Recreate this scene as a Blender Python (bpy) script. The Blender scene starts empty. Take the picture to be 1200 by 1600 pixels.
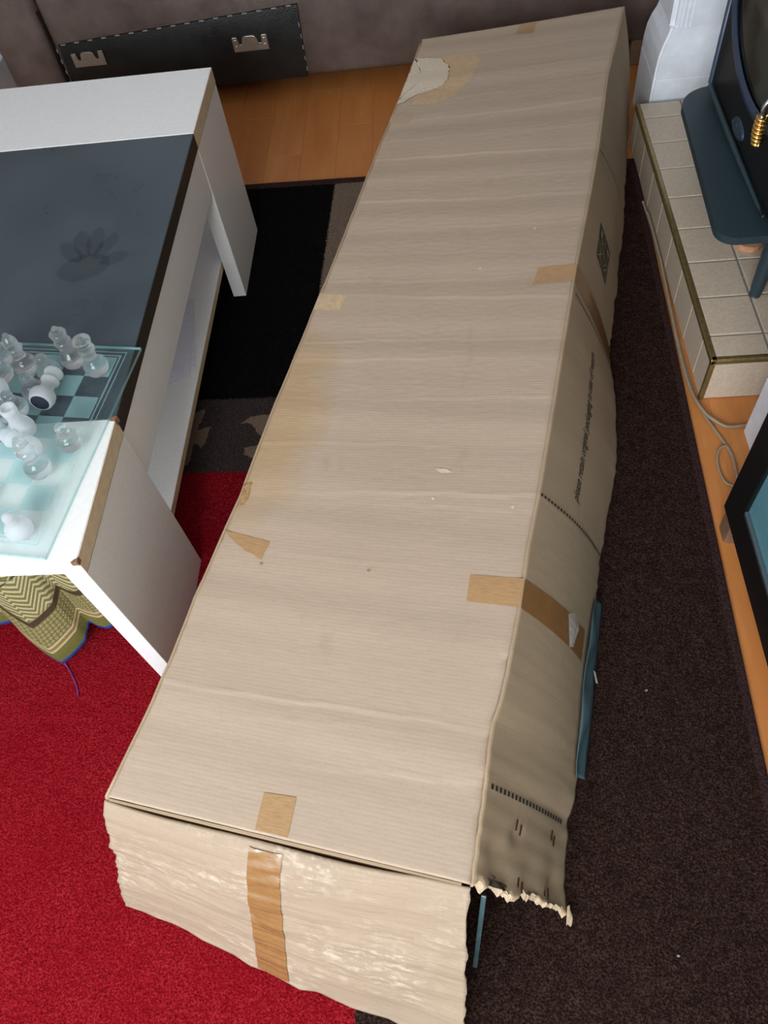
import bpy, bmesh, math, random
import numpy as np
from mathutils import Matrix, Vector
random.seed(7); RNG = np.random.default_rng(7)
S = bpy.context.scene; COL = S.collection
PI = math.pi

# ------------------------------------------------------------------ camera, light, exposure
cam = bpy.data.cameras.new('camera'); co = bpy.data.objects.new('camera', cam); COL.objects.link(co); S.camera = co
cam.sensor_fit = 'VERTICAL'; cam.sensor_height = 24.0; cam.lens = 18.0; cam.clip_start = .02
R3 = Matrix(((.9941, -.0441, -.0992), (.0175, -.8357, .5490), (-.1072, -.5475, -.8299)))
M3 = Matrix((( R3[0][0], -R3[0][1], -R3[0][2]), (R3[1][0], -R3[1][1], -R3[1][2]), (R3[2][0], -R3[2][1], -R3[2][2])))
co.matrix_world = Matrix.Translation((0, 0, 1.4)) @ M3.to_quaternion().to_matrix().to_4x4()
W = bpy.data.worlds.new('sky'); S.world = W; W.use_nodes = True
W.node_tree.nodes['Background'].inputs[0].default_value = (.62, .78, 1, 1); W.node_tree.nodes['Background'].inputs[1].default_value = 2.0
def area(name, loc, target, sx, sy, power, color):
    l = bpy.data.lights.new(name, 'AREA'); l.shape = 'RECTANGLE'; l.size = sx; l.size_y = sy; l.energy = power; l.color = color
    o = bpy.data.objects.new(name, l); COL.objects.link(o); o.location = loc
    o.rotation_euler = (Vector(target)-Vector(loc)).to_track_quat('-Z', 'Y').to_euler(); return o
area('window_daylight', (-.80, -1.72, 1.74), (-.45, 1.2, .50), 1.5, 1.15, 99, (.90, .96, 1))
vs = S.view_settings; vs.view_transform = 'Standard'; vs.look = 'None'; vs.gamma = 1; vs.use_curve_mapping = False; vs.exposure = 0.0

# ------------------------------------------------------------------ helpers
def tag(o, label=None, cat=None, group=None, kind=None):
    if label: o['label'] = label
    if cat: o['category'] = cat
    if group: o['group'] = group
    if kind: o['kind'] = kind
    return o
def wloc(p):
    v = Vector((0, 0, 0))
    while p is not None: v += p.location; p = p.parent
    return v
def empty(name, loc, label, cat, group=None):
    o = bpy.data.objects.new(name, None); COL.objects.link(o); o.location = loc; o.empty_display_size = .05
    return tag(o, label, cat, group)
def obj(name, verts, faces, m, parent=None, smooth=False, uv=None, local=False, loc=None):
    """one mesh object; verts in world metres unless local"""
    off = Vector((0, 0, 0)) if local else wloc(parent)
    if loc is not None: off = Vector(loc)
    me = bpy.data.meshes.new(name)
    me.from_pydata([(v[0]-off.x, v[1]-off.y, v[2]-off.z) for v in verts], [], [tuple(int(i) for i in f) for f in faces])
    for mm in (m if isinstance(m, (list, tuple)) else [m]): me.materials.append(mm)
    if uv is not None:
        l = me.uv_layers.new(name='UVMap')
        idx = np.empty(len(me.loops), int); me.loops.foreach_get('vertex_index', idx)
        l.data.foreach_set('uv', np.asarray(uv, np.float32)[idx].ravel())
    me.update()
    if smooth:
        me.polygons.foreach_set('use_smooth', [True]*len(me.polygons))
        if smooth == 'auto': me.set_sharp_from_angle(angle=.6)
    o = bpy.data.objects.new(name, me); COL.objects.link(o)
    if loc is not None: o.location = Vector(loc)-wloc(parent)
    if parent: o.parent = parent
    return o
def from_bm(bm, name, m, parent=None, smooth=False, loc=None):
    bmesh.ops.recalc_face_normals(bm, faces=bm.faces)
    bm.verts.index_update()
    v = [tuple(x.co) for x in bm.verts]; f = [[a.index for a in x.verts] for x in bm.faces]; bm.free()
    return obj(name, v, f, m, parent, smooth, loc=loc)
def bm_box(bm, a, b, bev=0.0, seg=2):
    g = bmesh.ops.create_cube(bm, size=1)
    for v in g['verts']:
        v.co = [a[i] + (v.co[i]+.5)*(b[i]-a[i]) for i in range(3)]
    if bev:
        es = list({e for v in g['verts'] for e in v.link_edges})
        bmesh.ops.bevel(bm, geom=es, offset=bev, segments=seg, affect='EDGES', profile=.5)
def box(name, a, b, m, parent=None, bev=0.0, seg=2, smooth=False, loc=None):
    bm = bmesh.new(); bm_box(bm, a, b, bev, seg); return from_bm(bm, name, m, parent, smooth, loc)
def prism(name, poly, axis, a0, a1, m, parent=None, bev=0.0, seg=2, smooth=False, loc=None):
    """extrude a 2D polygon along an axis"""
    def p3(p, h): return {'z': (p[0], p[1], h), 'y': (p[0], h, p[1]), 'x': (h, p[0], p[1])}[axis]
    bm = bmesh.new()
    lo = [bm.verts.new(p3(p, a0)) for p in poly]; hi = [bm.verts.new(p3(p, a1)) for p in poly]
    n = len(poly); f0 = bm.faces.new(lo); f1 = bm.faces.new(hi[::-1])
    for i in range(n): bm.faces.new((lo[i], lo[(i+1) % n], hi[(i+1) % n], hi[i]))
    if bev:
        es = [e for e in bm.edges if (f0 in e.link_faces or f1 in e.link_faces)]
        bmesh.ops.bevel(bm, geom=es, offset=bev, segments=seg, affect='EDGES', profile=.5)
    return from_bm(bm, name, m, parent, smooth, loc)
def grid(nu, nv):
    u, v = np.meshgrid(np.linspace(0, 1, nu), np.linspace(0, 1, nv)); k = np.arange(nu*nv).reshape(nv, nu)
    f = np.stack([k[:-1, :-1], k[:-1, 1:], k[1:, 1:], k[1:, :-1]], -1).reshape(-1, 4)
    return u.ravel(), v.ravel(), f
def lathe_data(prof, n=24):
    vs = []; fs = []; m = len(prof)
    for r, z in prof:
        for k in range(n):
            a = 2*PI*k/n; vs.append((r*math.cos(a), r*math.sin(a), z))
    for i in range(m-1):
        for k in range(n): fs.append((i*n+k, i*n+(k+1) % n, (i+1)*n+(k+1) % n, (i+1)*n+k))
    fs.append(tuple(range(n))[::-1]); fs.append(tuple((m-1)*n+k for k in range(n)))
    return vs, fs
def lathe(name, prof, m, parent=None, n=24, local=True, at=(0, 0, 0), smooth=True):
    v, f = lathe_data(prof, n); v = [(x+at[0], y+at[1], z+at[2]) for x, y, z in v]
    return obj(name, v, f, m, parent, smooth, local=local)
def catmull(pts, k=8):
    p = [Vector(q) for q in pts]; p = [2*p[0]-p[1]] + p + [2*p[-1]-p[-2]]; out = []
    for i in range(1, len(p)-2):
        for j in range(k):
            t = j/k
            out.append(.5*((2*p[i]) + (-p[i-1]+p[i+1])*t + (2*p[i-1]-5*p[i]+4*p[i+1]-p[i+2])*t*t + (-p[i-1]+3*p[i]-3*p[i+1]+p[i+2])*t**3))
    out.append(p[-2]); return out
def tube(name, pts, r, m, parent=None, n=8, spline=True, label=None, k=8):
    """round bar along points; r a number or one radius per given point"""
    q = catmull(pts, k) if spline else [Vector(p) for p in pts]
    rr = [r]*len(q) if isinstance(r, (int, float)) else list(np.interp(np.linspace(0, 1, len(q)), np.linspace(0, 1, len(r)), r))
    vs = []; fs = []; up = Vector((0, 0, 1))
    for i, c in enumerate(q):
        t = (q[min(i+1, len(q)-1)]-q[max(i-1, 0)]).normalized()
        s = t.cross(up)
        if s.length < 1e-3: s = t.cross(Vector((0, 1, 0)))
        s.normalize(); b = s.cross(t).normalized()
        for j in range(n):
            a = 2*PI*j/n; vs.append(c + (s*math.cos(a)+b*math.sin(a))*rr[i])
    for i in range(len(q)-1):
        for j in range(n): fs.append((i*n+j, i*n+(j+1) % n, (i+1)*n+(j+1) % n, (i+1)*n+j))
    fs.append(tuple(range(n))); fs.append(tuple((len(q)-1)*n+j for j in range(n))[::-1])
    return obj(name, vs, fs, m, parent, True)
def rrect(x0, y0, x1, y1, r, n=6, rs=None):
    rs = rs or (r, r, r, r); out = []
    for (cx, cy, a0, q) in ((x0, y0, PI, rs[0]), (x1, y0, 1.5*PI, rs[1]), (x1, y1, 0, rs[2]), (x0, y1, .5*PI, rs[3])):
        sx = 1 if cx == x0 else -1; sy = 1 if cy == y0 else -1
        for i in range(n+1):
            a = a0 + .5*PI*i/n; out.append((cx+sx*q+q*math.cos(a), cy+sy*q+q*math.sin(a)))
    return out
def solid(o, t, off=-1):
    md = o.modifiers.new('thickness', 'SOLIDIFY'); md.thickness = t; md.offset = off; return o

# ------------------------------------------------------------------ materials
class NT:
    def __init__(s, name):
        s.m = bpy.data.materials.new(name); s.m.use_nodes = True; s.t = s.m.node_tree; s.n = s.t.nodes; s.b = s.n['Principled BSDF']; s.out = s.n['Material Output']
    def add(s, typ, **kw):
        n = s.n.new(typ)
        for k, v in kw.items(): setattr(n, k, v)
        return n
    def link(s, a, b): s.t.links.new(a, b)
    def setv(s, **kw):
        for k, v in kw.items():
            i = s.b.inputs[k.replace('_', ' ')]
            i.default_value = (*v, 1) if isinstance(v, tuple) and len(v) == 3 and i.type == 'RGBA' else v
        return s
    def coord(s, kind='Object', scale=(1, 1, 1), rot=(0, 0, 0)):
        t = s.add('ShaderNodeTexCoord'); mp = s.add('ShaderNodeMapping'); mp.inputs['Scale'].default_value = scale; mp.inputs['Rotation'].default_value = rot
        s.link(t.outputs[kind], mp.inputs[0]); return mp.outputs[0]
    def noise(s, vec, scale, detail=3, rough=.55):
        n = s.add('ShaderNodeTexNoise'); n.inputs['Scale'].default_value = scale; n.inputs['Detail'].default_value = detail; n.inputs['Roughness'].default_value = rough
        if vec is not None: s.link(vec, n.inputs['Vector'])
        return n.outputs['Fac']
    def ramp(s, fac, stops, interp='LINEAR'):
        r = s.add('ShaderNodeValToRGB'); r.color_ramp.interpolation = interp; e = r.color_ramp.elements
        while len(e) < len(stops): e.new(.5)
        for i, (p, c) in enumerate(stops):
            e[i].position = p; e[i].color = (*c, 1) if isinstance(c, tuple) else (c, c, c, 1)
        s.link(fac, r.inputs[0]); return r.outputs[0]
    def mix(s, fac, a, b, mode='MIX'):
        n = s.add('ShaderNodeMix', data_type='RGBA', blend_type=mode)
        for i, x in ((0, fac), (6, a), (7, b)):
            if isinstance(x, tuple): n.inputs[i].default_value = (*x, 1)
            elif isinstance(x, (int, float)): n.inputs[i].default_value = x if i == 0 else (x, x, x, 1)
            else: s.link(x, n.inputs[i])
        return n.outputs[2]
    def math(s, op, a, b=0.0, c=0.0):
        n = s.add('ShaderNodeMath', operation=op)
        for i, x in enumerate((a, b, c)):
            if isinstance(x, (int, float)): n.inputs[i].default_value = x
            else: s.link(x, n.inputs[i])
        return n.outputs[0]
    def bump(s, h, strength=.3, dist=.001, normal=None):
        n = s.add('ShaderNodeBump'); n.inputs['Strength'].default_value = strength; n.inputs['Distance'].default_value = dist
        s.link(h, n.inputs['Height'])
        if normal is not None: s.link(normal, n.inputs['Normal'])
        s.link(n.outputs[0], s.b.inputs['Normal']); return n.outputs[0]
    def color(s, c): s.link(c, s.b.inputs['Base Color']); return s
    def xyz(s, vec):
        n = s.add('ShaderNodeSeparateXYZ'); s.link(vec, n.inputs[0]); return n.outputs
def sr(r, g, b):
    f = lambda c: (c/255/12.92 if c/255 <= .04045 else ((c/255+.055)/1.055)**2.4)
    return (f(r), f(g), f(b))
def plain(name, c, rough=.5, metal=0.0, var=.06, scale=60, bump=0.0, spec=.5):
    t = NT(name); t.setv(Roughness=rough, Metallic=metal); t.b.inputs['Specular IOR Level'].default_value = spec
    n = t.noise(t.coord(), scale)
    d = tuple(max(0, x*(1-var*2)) for x in c); l = tuple(min(1, x*(1+var*2)) for x in c)
    t.color(t.ramp(n, [(.3, d), (.7, l)]))
    if bump: t.bump(n, bump, .001)
    return t.m
# ---- laminate, walls
t = NT('laminate'); oi = t.add('ShaderNodeObjectInfo'); c = t.coord('Object', (1, 1, 1))
ad = t.add('ShaderNodeVectorMath', operation='ADD'); sc_ = t.add('ShaderNodeVectorMath', operation='SCALE'); cb = t.add('ShaderNodeCombineXYZ')
t.link(oi.outputs['Random'], cb.inputs[0]); t.link(oi.outputs['Random'], cb.inputs[1]); t.link(cb.outputs[0], sc_.inputs[0]); sc_.inputs['Scale'].default_value = 37
t.link(c, ad.inputs[0]); t.link(sc_.outputs[0], ad.inputs[1])
mp = t.add('ShaderNodeMapping'); mp.inputs['Scale'].default_value = (14, 1.6, 1); t.link(ad.outputs[0], mp.inputs[0])
n1 = t.noise(mp.outputs[0], 1.6, 4, .6)
wv = t.math('FRACT', t.math('MULTIPLY', n1, 7.0))
mp2 = t.add('ShaderNodeMapping'); mp2.inputs['Scale'].default_value = (260, 9, 1); t.link(ad.outputs[0], mp2.inputs[0]); n2 = t.noise(mp2.outputs[0], 1, 3)
col = t.ramp(n1, [(.25, sr(188, 116, 58)), (.5, sr(204, 134, 72)), (.75, sr(214, 148, 84))])
col = t.mix(t.math('MULTIPLY', wv, .16), col, sr(170, 96, 48))
col = t.mix(t.math('MULTIPLY', n2, .28), col, sr(160, 92, 48))
col = t.mix(t.math('MULTIPLY', oi.outputs['Random'], .35), col, sr(190, 112, 58))
t.color(col); t.setv(Roughness=.38); LAMINATE = t.m
SUBFLOOR = plain('subfloor', sr(120, 75, 40), .8)
WALL = plain('pale_wall_paint', sr(222, 220, 226), .8, bump=.1); WALLR = plain('warm_wall_paint', sr(182, 167, 146), .8, bump=.1); CEIL = plain('ceiling_white', sr(240, 240, 238), .9)
WHITE_PAINT = plain('white_gloss_paint', sr(236, 240, 246), .45, var=.03, scale=25, bump=.05)

# ---- rug
t = NT('rug_pile'); c = t.coord(); x, y, z = t.xyz(c)
nz = t.math('MULTIPLY', t.math('SUBTRACT', t.noise(c, 240, 2), .5), .022)
xx = t.math('ADD', x, nz); yy = t.math('ADD', y, nz)
fine = t.noise(c, 290, 3, .7); big = t.noise(c, 7, 3); mid = t.noise(c, 60, 3, .6)
def pile(a, b, cc): return t.ramp(fine, [(.30, a), (.5, b), (.72, cc)])
red = pile(sr(94, 10, 18), sr(146, 22, 33), sr(190, 56, 64)); red = t.mix(t.ramp(big, [(.35, 0.0), (.65, .35)]), red, sr(135, 10, 24))
brown = pile(sr(22, 14, 11), sr(52, 37, 32), sr(92, 70, 62)); brown = t.mix(t.ramp(mid, [(.42, 0.0), (.68, .4)]), brown, sr(28, 17, 17))
black = pile(sr(9, 8, 8), sr(21, 19, 18), sr(38, 35, 33))
grey = pile(sr(44, 37, 36), sr(68, 59, 56), sr(90, 80, 76))
tan = pile(sr(96, 82, 68), sr(132, 114, 98), sr(152, 134, 118))
edge = pile(sr(40, 26, 26), sr(64, 46, 45), sr(86, 66, 64))
gt = lambda a, b: t.math('GREATER_THAN', a, b)
left = t.mix(gt(yy, .642), red, grey); left = t.mix(gt(yy, .868), left, black)
farp = t.mix(gt(xx, -.90), left, tan)
farp = t.mix(gt(xx, -.70), farp, brown)
nearp = t.mix(gt(xx, -.681), left, brown)
col = t.mix(gt(yy, .868), nearp, farp)
col = t.mix(gt(yy, 1.735), col, edge); col = t.mix(gt(x, -.018), col, edge)
t.color(col); t.setv(Roughness=1.0); t.b.inputs['Specular IOR Level'].default_value = 0
t.bump(t.math('ADD', fine, t.math('MULTIPLY', mid, .6)), 1.0, .007); RUG = t.m
t = NT('rug_motif'); c = t.coord(); fine = t.noise(c, 330, 3, .65)
t.color(t.ramp(fine, [(.3, sr(92, 76, 62)), (.5, sr(126, 106, 90)), (.72, sr(146, 126, 110))])); t.setv(Roughness=1.0); t.b.inputs['Specular IOR Level'].default_value = .05; t.bump(fine, 1, .004); MOTIF = t.m

# ---- cardboard: UV in metres, flutes run along U
def cardboard(name, c0, c1, worn=0.0, flute=.16, stain=False):
    t = NT(name); uv = t.coord('UV'); x, y, z = t.xyz(uv)
    st = t.coord('UV', (22, 330, 1)); streak = t.noise(st, 1, 3, .6)
    spk = t.noise(t.coord('UV'), 700, 2); big = t.noise(uv, 5, 3)
    band = t.noise(t.coord('UV', (.6, 17, 1)), 1, 2)
    col = t.ramp(streak, [(.3, tuple(a*.6+b*.4 for a, b in zip(c0, c1))), (.7, c1)])
    col = t.mix(t.ramp(band, [(.38, 0.0), (.62, .20)]), col, tuple(v*.90 for v in c0))
    col = t.mix(t.ramp(big, [(.45, 0.0), (.75, .28)]), col, tuple(v*.88 for v in c0))
    col = t.mix(t.ramp(spk, [(.70, 0.0), (.80, .35)]), col, tuple(v*.55 for v in c0))
    smudge = t.noise(t.coord('UV', (9, 5, 1)), 1.0, 4, .62); col = t.mix(t.ramp(smudge, [(.62, 0.0), (.78, .30)]), col, sr(122, 98, 74))
    fl = t.math('SINE', t.math('MULTIPLY', y, 2*PI/.0062)); h = t.math('ADD', t.math('MULTIPLY', fl, flute), t.math('MULTIPLY', streak, .22))
    if worn:
        w1 = t.noise(t.coord('UV', (40, 95, 1)), 1, 5, .7); w2 = t.noise(t.coord('UV', (5, 8, 1)), 1, 2)
        k = t.math('MULTIPLY', t.ramp(w1, [(.50, 0.0), (.62, 1.0)]), t.ramp(w2, [(.42, 0.0), (.62, worn)]))
        col = t.mix(k, col, sr(226, 216, 200)); h = t.math('ADD', h, t.math('MULTIPLY', k, .8))
        k2 = t.ramp(t.noise(t.coord('UV', (24, 130, 1)), 1, 4, .65), [(.30, worn*.7), (.42, 0.0)]); col = t.mix(k2, col, sr(146, 118, 88))
    grain = t.noise(t.coord('UV', (160, 420, 1)), 1, 3, .7); col = t.mix(t.ramp(grain, [(.35, .22), (.55, 0.0)]), col, tuple(v*.78 for v in c0))
    col = t.mix(t.math('MULTIPLY', t.math('ADD', fl, 1.0), .035), col, tuple(v*.8 for v in c0))
    if stain:   # old damp stain soaked in from the left edge
        d = t.math('ADD', t.math('POWER', t.math('DIVIDE', x, .13), 2.0), t.math('POWER', t.math('DIVIDE', t.math('SUBTRACT', y, .72), .30), 2.0))
        d = t.math('ADD', d, t.math('MULTIPLY', t.math('SUBTRACT', t.noise(uv, 14, 3), .5), 1.2))
        col = t.mix(t.ramp(d, [(.25, .55), (1.0, 0.0)]), col, sr(172, 140, 94))
    t.color(col); t.setv(Roughness=.72); t.b.inputs['Specular IOR Level'].default_value = .3; t.bump(h, .25, .0008); return t.m
CARD = cardboard('cardboard', sr(174, 154, 134), sr(182, 162, 141), stain=True)
CARD_SIDE = cardboard('cardboard_side', sr(168, 145, 117), sr(176, 153, 125), 0, .05)
CARD_WORN = cardboard('cardboard_worn', sr(154, 134, 113), sr(168, 149, 127), .40, .25)
CARD_RAW = plain('torn_cardboard_edge', sr(196, 172, 142), .9, var=.12, scale=400, bump=.6)
TORN = plain('torn_paper', sr(204, 189, 166), .9, var=.05, scale=200, bump=.4)
t = NT('tape_residue'); n = t.noise(t.coord(), 60, 3); t.color(t.ramp(n, [(.3, sr(184, 154, 118)), (.7, sr(194, 166, 132))])); t.setv(Roughness=.7); RESID = t.m
MARK = plain('faded_mark', sr(192, 166, 132), .7, var=.06, scale=90)
STAIN_DARK = plain('dark_torn_core', sr(62, 48, 34), .9, var=.3, scale=300)
STAIN = plain('brown_crease_scuff', sr(160, 124, 82), .8, var=.15, scale=90)
def tape(name, c, rough):
    t = NT(name); uv = t.coord('UV'); n = t.noise(t.coord('UV', (60, 260, 1)), 1, 4, .6); n2 = t.noise(t.coord('UV', (18, 18, 1)), 1, 3)
    t.color(t.ramp(n, [(.3, tuple(v*.86 for v in c)), (.7, tuple(min(1, v*1.1) for v in c))])); t.setv(Roughness=rough)
    t.b.inputs['Coat Weight'].default_value = .5; t.b.inputs['Coat Roughness'].default_value = .12
    t.bump(t.math('ADD', n, t.math('MULTIPLY', n2, 1.5)), .4, .0015); return t.m
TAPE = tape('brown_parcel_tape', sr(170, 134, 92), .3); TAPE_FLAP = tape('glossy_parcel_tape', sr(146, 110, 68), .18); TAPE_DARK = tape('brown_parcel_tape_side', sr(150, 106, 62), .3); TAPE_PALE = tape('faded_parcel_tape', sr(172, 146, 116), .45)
INK = plain('black_print', sr(52, 42, 32), .8, var=.2, scale=300); INK_GREY = plain('grey_print', sr(70, 58, 42), .8, var=.2, scale=500); INK_OLIVE = plain('olive_print', sr(72, 66, 44), .8, var=.2, scale=300)
RUST = plain('rust_brown', sr(88, 46, 24), .7, var=.3, scale=200); DARKHOLE = plain('dark_inside', sr(20, 16, 12), 1, spec=0.05)
t = NT('blue_grey_plastic'); n = t.noise(t.coord('Object', (60, 8, 30)), 1, 4); t.color(t.ramp(n, [(.3, sr(56, 76, 82)), (.7, sr(86, 110, 114))])); t.setv(Roughness=.35); t.bump(n, .4, .003); BLUE = t.m
t = NT('cling_film'); tr = t.add('ShaderNodeBsdfTransparent'); ms = t.add('ShaderNodeMixShader'); t.setv(Base_Color=(.8, .78, .74), Roughness=.25); t.bump(t.noise(t.coord(), 160, 3), .8, .003); ms.inputs[0].default_value = .4
t.link(tr.outputs[0], ms.inputs[1]); t.link(t.b.outputs[0], ms.inputs[2]); t.link(ms.outputs[0], t.out.inputs[0]); CLING = t.m

# ---- table
MELAMINE = plain('white_melamine', sr(234, 234, 231), .38, var=.015, scale=120)
MELAMINE_SIDE = MELAMINE
EDGE = plain('brown_edge_band', sr(212, 192, 160), .5, var=.05, scale=60)
CHIP = plain('chipboard', sr(128, 92, 70), .9, var=.2, scale=300)
GAP_SHADE = plain('gap_shade', sr(40, 30, 24), .9)
t = NT('black_panel_sheen'); c = t.coord(); n = t.noise(c, 6, 3, .5)
t.color(t.ramp(n, [(.3, sr(56, 68, 74)), (.7, sr(68, 80, 86))])); t.link(t.ramp(n, [(.3, .26), (.7, .36)]), t.b.inputs['Roughness']); BLACKTOP = t.m  # black panel; the room's bluish reflection is put into this base colour
BLACKEDGE = plain('black_brown_edge', sr(44, 36, 28), .5)
t = NT('hand_smudge'); tr = t.add('ShaderNodeBsdfTransparent'); ms = t.add('ShaderNodeMixShader'); ms.inputs[0].default_value = .16; t.setv(Base_Color=sr(36, 42, 46), Roughness=.6)
t.link(tr.outputs[0], ms.inputs[1]); t.link(t.b.outputs[0], ms.inputs[2]); t.link(ms.outputs[0], t.out.inputs[0]); SMUDGE = t.m
PAPER = plain('white_paper', sr(224, 224, 236), .8, var=.02)

# ---- glass
def glass_plate(name, tint, refl):
    t = NT(name); t.n.remove(t.b); tr = t.add('ShaderNodeBsdfTransparent'); tr.inputs[0].default_value = (*tint, 1)
    gl = t.add('ShaderNodeBsdfGlossy'); gl.inputs['Roughness'].default_value = .03
    lw = t.add('ShaderNodeLayerWeight'); lw.inputs[0].default_value = .5; ms = t.add('ShaderNodeMixShader')
    fr = t.math('ADD', t.math('MULTIPLY', t.math('POWER', lw.outputs['Facing'], 5.0), .9), .04)
    t.link(t.math('MULTIPLY', fr, refl), ms.inputs[0]); t.link(tr.outputs[0], ms.inputs[1]); t.link(gl.outputs[0], ms.inputs[2]); t.link(ms.outputs[0], t.out.inputs[0]); return t.m
PLATE = glass_plate('board_glass', (.945, .985, .985), 1.0)
def frosted_flat(name, c, k):
    t = NT(name); tr = t.add('ShaderNodeBsdfTransparent'); tr.inputs[0].default_value = (.94, .985, .985, 1); ms = t.add('ShaderNodeMixShader'); ms.inputs[0].default_value = k
    t.setv(Base_Color=c, Roughness=.6); t.link(tr.outputs[0], ms.inputs[1]); t.link(t.b.outputs[0], ms.inputs[2]); t.link(ms.outputs[0], t.out.inputs[0]); return t.m
ETCH = frosted_flat('etched_glass', sr(165, 212, 214), .22); ETCH_LINE = frosted_flat('etched_line', sr(165, 205, 202), .30)
t = NT('clear_piece_glass'); t.setv(Base_Color=(.98, 1, 1), Roughness=.02, IOR=1.46); t.b.inputs['Transmission Weight'].default_value = 1
tr = t.add('ShaderNodeBsdfTransparent'); tr.inputs[0].default_value = (.97, .985, .985, 1); ms = t.add('ShaderNodeMixShader'); ms.inputs[0].default_value = .82
t.link(tr.outputs[0], ms.inputs[1]); t.link(t.b.outputs[0], ms.inputs[2]); tl = t.add('ShaderNodeBsdfTranslucent'); tl.inputs[0].default_value = (.9, .95, .95, 1); m2 = t.add('ShaderNodeMixShader'); m2.inputs[0].default_value = .17
t.link(ms.outputs[0], m2.inputs[1]); t.link(tl.outputs[0], m2.inputs[2]); t.link(m2.outputs[0], t.out.inputs[0]); CLEAR = t.m
PLATE_EDGE = frosted_flat('board_ground_edge', sr(150, 205, 200), .45)
t = NT('frosted_piece_glass'); t.setv(Base_Color=sr(240, 244, 246), Roughness=.5, IOR=1.3); t.b.inputs['Transmission Weight'].default_value = .45
tr = t.add('ShaderNodeBsdfTransparent'); tl = t.add('ShaderNodeBsdfTranslucent'); tl.inputs[0].default_value = (.85, .9, .92, 1); m1 = t.add('ShaderNodeMixShader'); m1.inputs[0].default_value = .35; ms = t.add('ShaderNodeMixShader'); ms.inputs[0].default_value = .72
t.link(t.b.outputs[0], m1.inputs[1]); t.link(tl.outputs[0], m1.inputs[2]); t.link(tr.outputs[0], ms.inputs[1]); t.link(m1.outputs[0], ms.inputs[2]); t.link(ms.outputs[0], t.out.inputs[0]); FROST = t.m
FELT = plain('dark_felt', sr(38, 44, 54), 1, var=.2, scale=900, bump=.5, spec=.1)

# ---- hearth, stove, sofa, cabinet
TILE = plain('beige_tile', sr(200, 183, 161), .42, var=.05, scale=140, bump=.05)
GROUT = plain('grey_grout', sr(140, 138, 132), .9, var=.1, scale=200)
BRASS = plain('dull_brass', sr(150, 130, 84), .35, .7, .1, 90); BRASS_BRIGHT = plain('polished_brass', sr(232, 190, 110), .15, 1.0, .03)
CHROME = plain('chrome', sr(220, 220, 225), .15, 1.0, .02)
IRON = plain('black_iron', sr(16, 17, 18), .42, 0, .12, 200, .1); TRAY = plain('dark_teal_enamel', sr(42, 58, 64), .45, 0, .06, 220, .08)
RING = plain('blue_black_ring', sr(52, 68, 90), .35); DOORGLASS = plain('sooty_glass', sr(50, 54, 50), .12, 0, .35, 9)
BADGE = plain('badge_grey', sr(58, 66, 64), .35, .3)
TERRA = plain('terracotta', sr(196, 142, 108), .85, var=.08, scale=80, bump=.2)
def leather(name, a, b, rough, sc=9):
    t = NT(name); c = t.coord(); n = t.noise(c, sc, 5, .6); f = t.noise(c, 420, 3); v = t.add('ShaderNodeTexVoronoi'); v.inputs['Scale'].default_value = 260; t.link(c, v.inputs['Vector'])
    t.color(t.ramp(n, [(.3, a), (.7, b)])); t.link(t.ramp(n, [(.3, rough-.06), (.7, rough+.1)]), t.b.inputs['Roughness'])
    t.bump(t.math('ADD', v.outputs['Distance'], t.math('MULTIPLY', n, 2.0)), .25, .002); return t.m
SUEDE = leather('brown_leather', sr(74, 60, 54), sr(104, 88, 80), .48); BLACKLEATHER = leather('black_leather', sr(15, 16, 15), sr(25, 27, 25), .42, 16)
STITCH = plain('pale_stitch', sr(150, 146, 138), .6); STEEL = plain('pressed_steel', sr(186, 176, 160), .32, .75, .05, 60); FOOTWOOD = plain('sofa_foot_wood', sr(120, 92, 70), .5, var=.1, scale=30)
BLACKWOOD = plain('black_cabinet', sr(13, 13, 14), .4, 0, .1, 80); PANE = plain('teal_glass', sr(94, 138, 148), .12, 0, .02); LIP = plain('grey_lip', sr(74, 88, 92), .4)
CABLE = plain('grey_cable', sr(148, 132, 112), .45)
# ---- woven throw
t = NT('woven_throw'); uv = t.coord('UV'); x, y, z = t.xyz(uv)
ch = t.math('ADD', y, t.math('MULTIPLY', x, 0.0))
lat = t.math('MULTIPLY', t.math('SINE', t.math('MULTIPLY', t.math('ADD', x, y), 300)), t.math('SINE', t.math('MULTIPLY', t.math('SUBTRACT', x, y), 300)))
lat2 = t.math('SINE', t.math('MULTIPLY', t.math('ADD', ch, t.math('PINGPONG', x, .028)), 480))
olive = sr(126, 122, 72); cream = sr(206, 194, 152); tanb = sr(158, 126, 76); brn = sr(78, 58, 46); blue = sr(36, 82, 176)
lattice = t.mix(t.math('GREATER_THAN', lat, .25), olive, cream); lattice = t.mix(t.math('GREATER_THAN', lat, .62), lattice, tanb)
stripe = t.mix(t.math('GREATER_THAN', lat2, .1), olive, cream)
zone = t.ramp(t.math('FRACT', t.math('MULTIPLY', ch, 3.2)), [(0, 0.0), (.45, 0.0), (.5, 1.0), (1, 1.0)])
body = t.mix(zone, lattice, stripe)
def band(col, a, b, c):
    k = t.math('MULTIPLY', t.math('GREATER_THAN', ch, a), t.math('LESS_THAN', ch, b)); return t.mix(k, col, c)
body = band(body, -.1, .046, sr(122, 118, 62)); body = band(body, .046, .052, cream); body = band(body, .052, .060, tanb); body = band(body, .060, .066, cream)
body = band(body, .132, .148, brn); body = band(body, .262, .276, brn)
body = t.mix(t.math('LESS_THAN', y, .010), body, blue)
wx = t.math('SINE', t.math('MULTIPLY', x, 2*PI/.0042)); wy = t.math('SINE', t.math('MULTIPLY', y, 2*PI/.0042)); wv = t.math('MULTIPLY', wx, wy)
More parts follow.
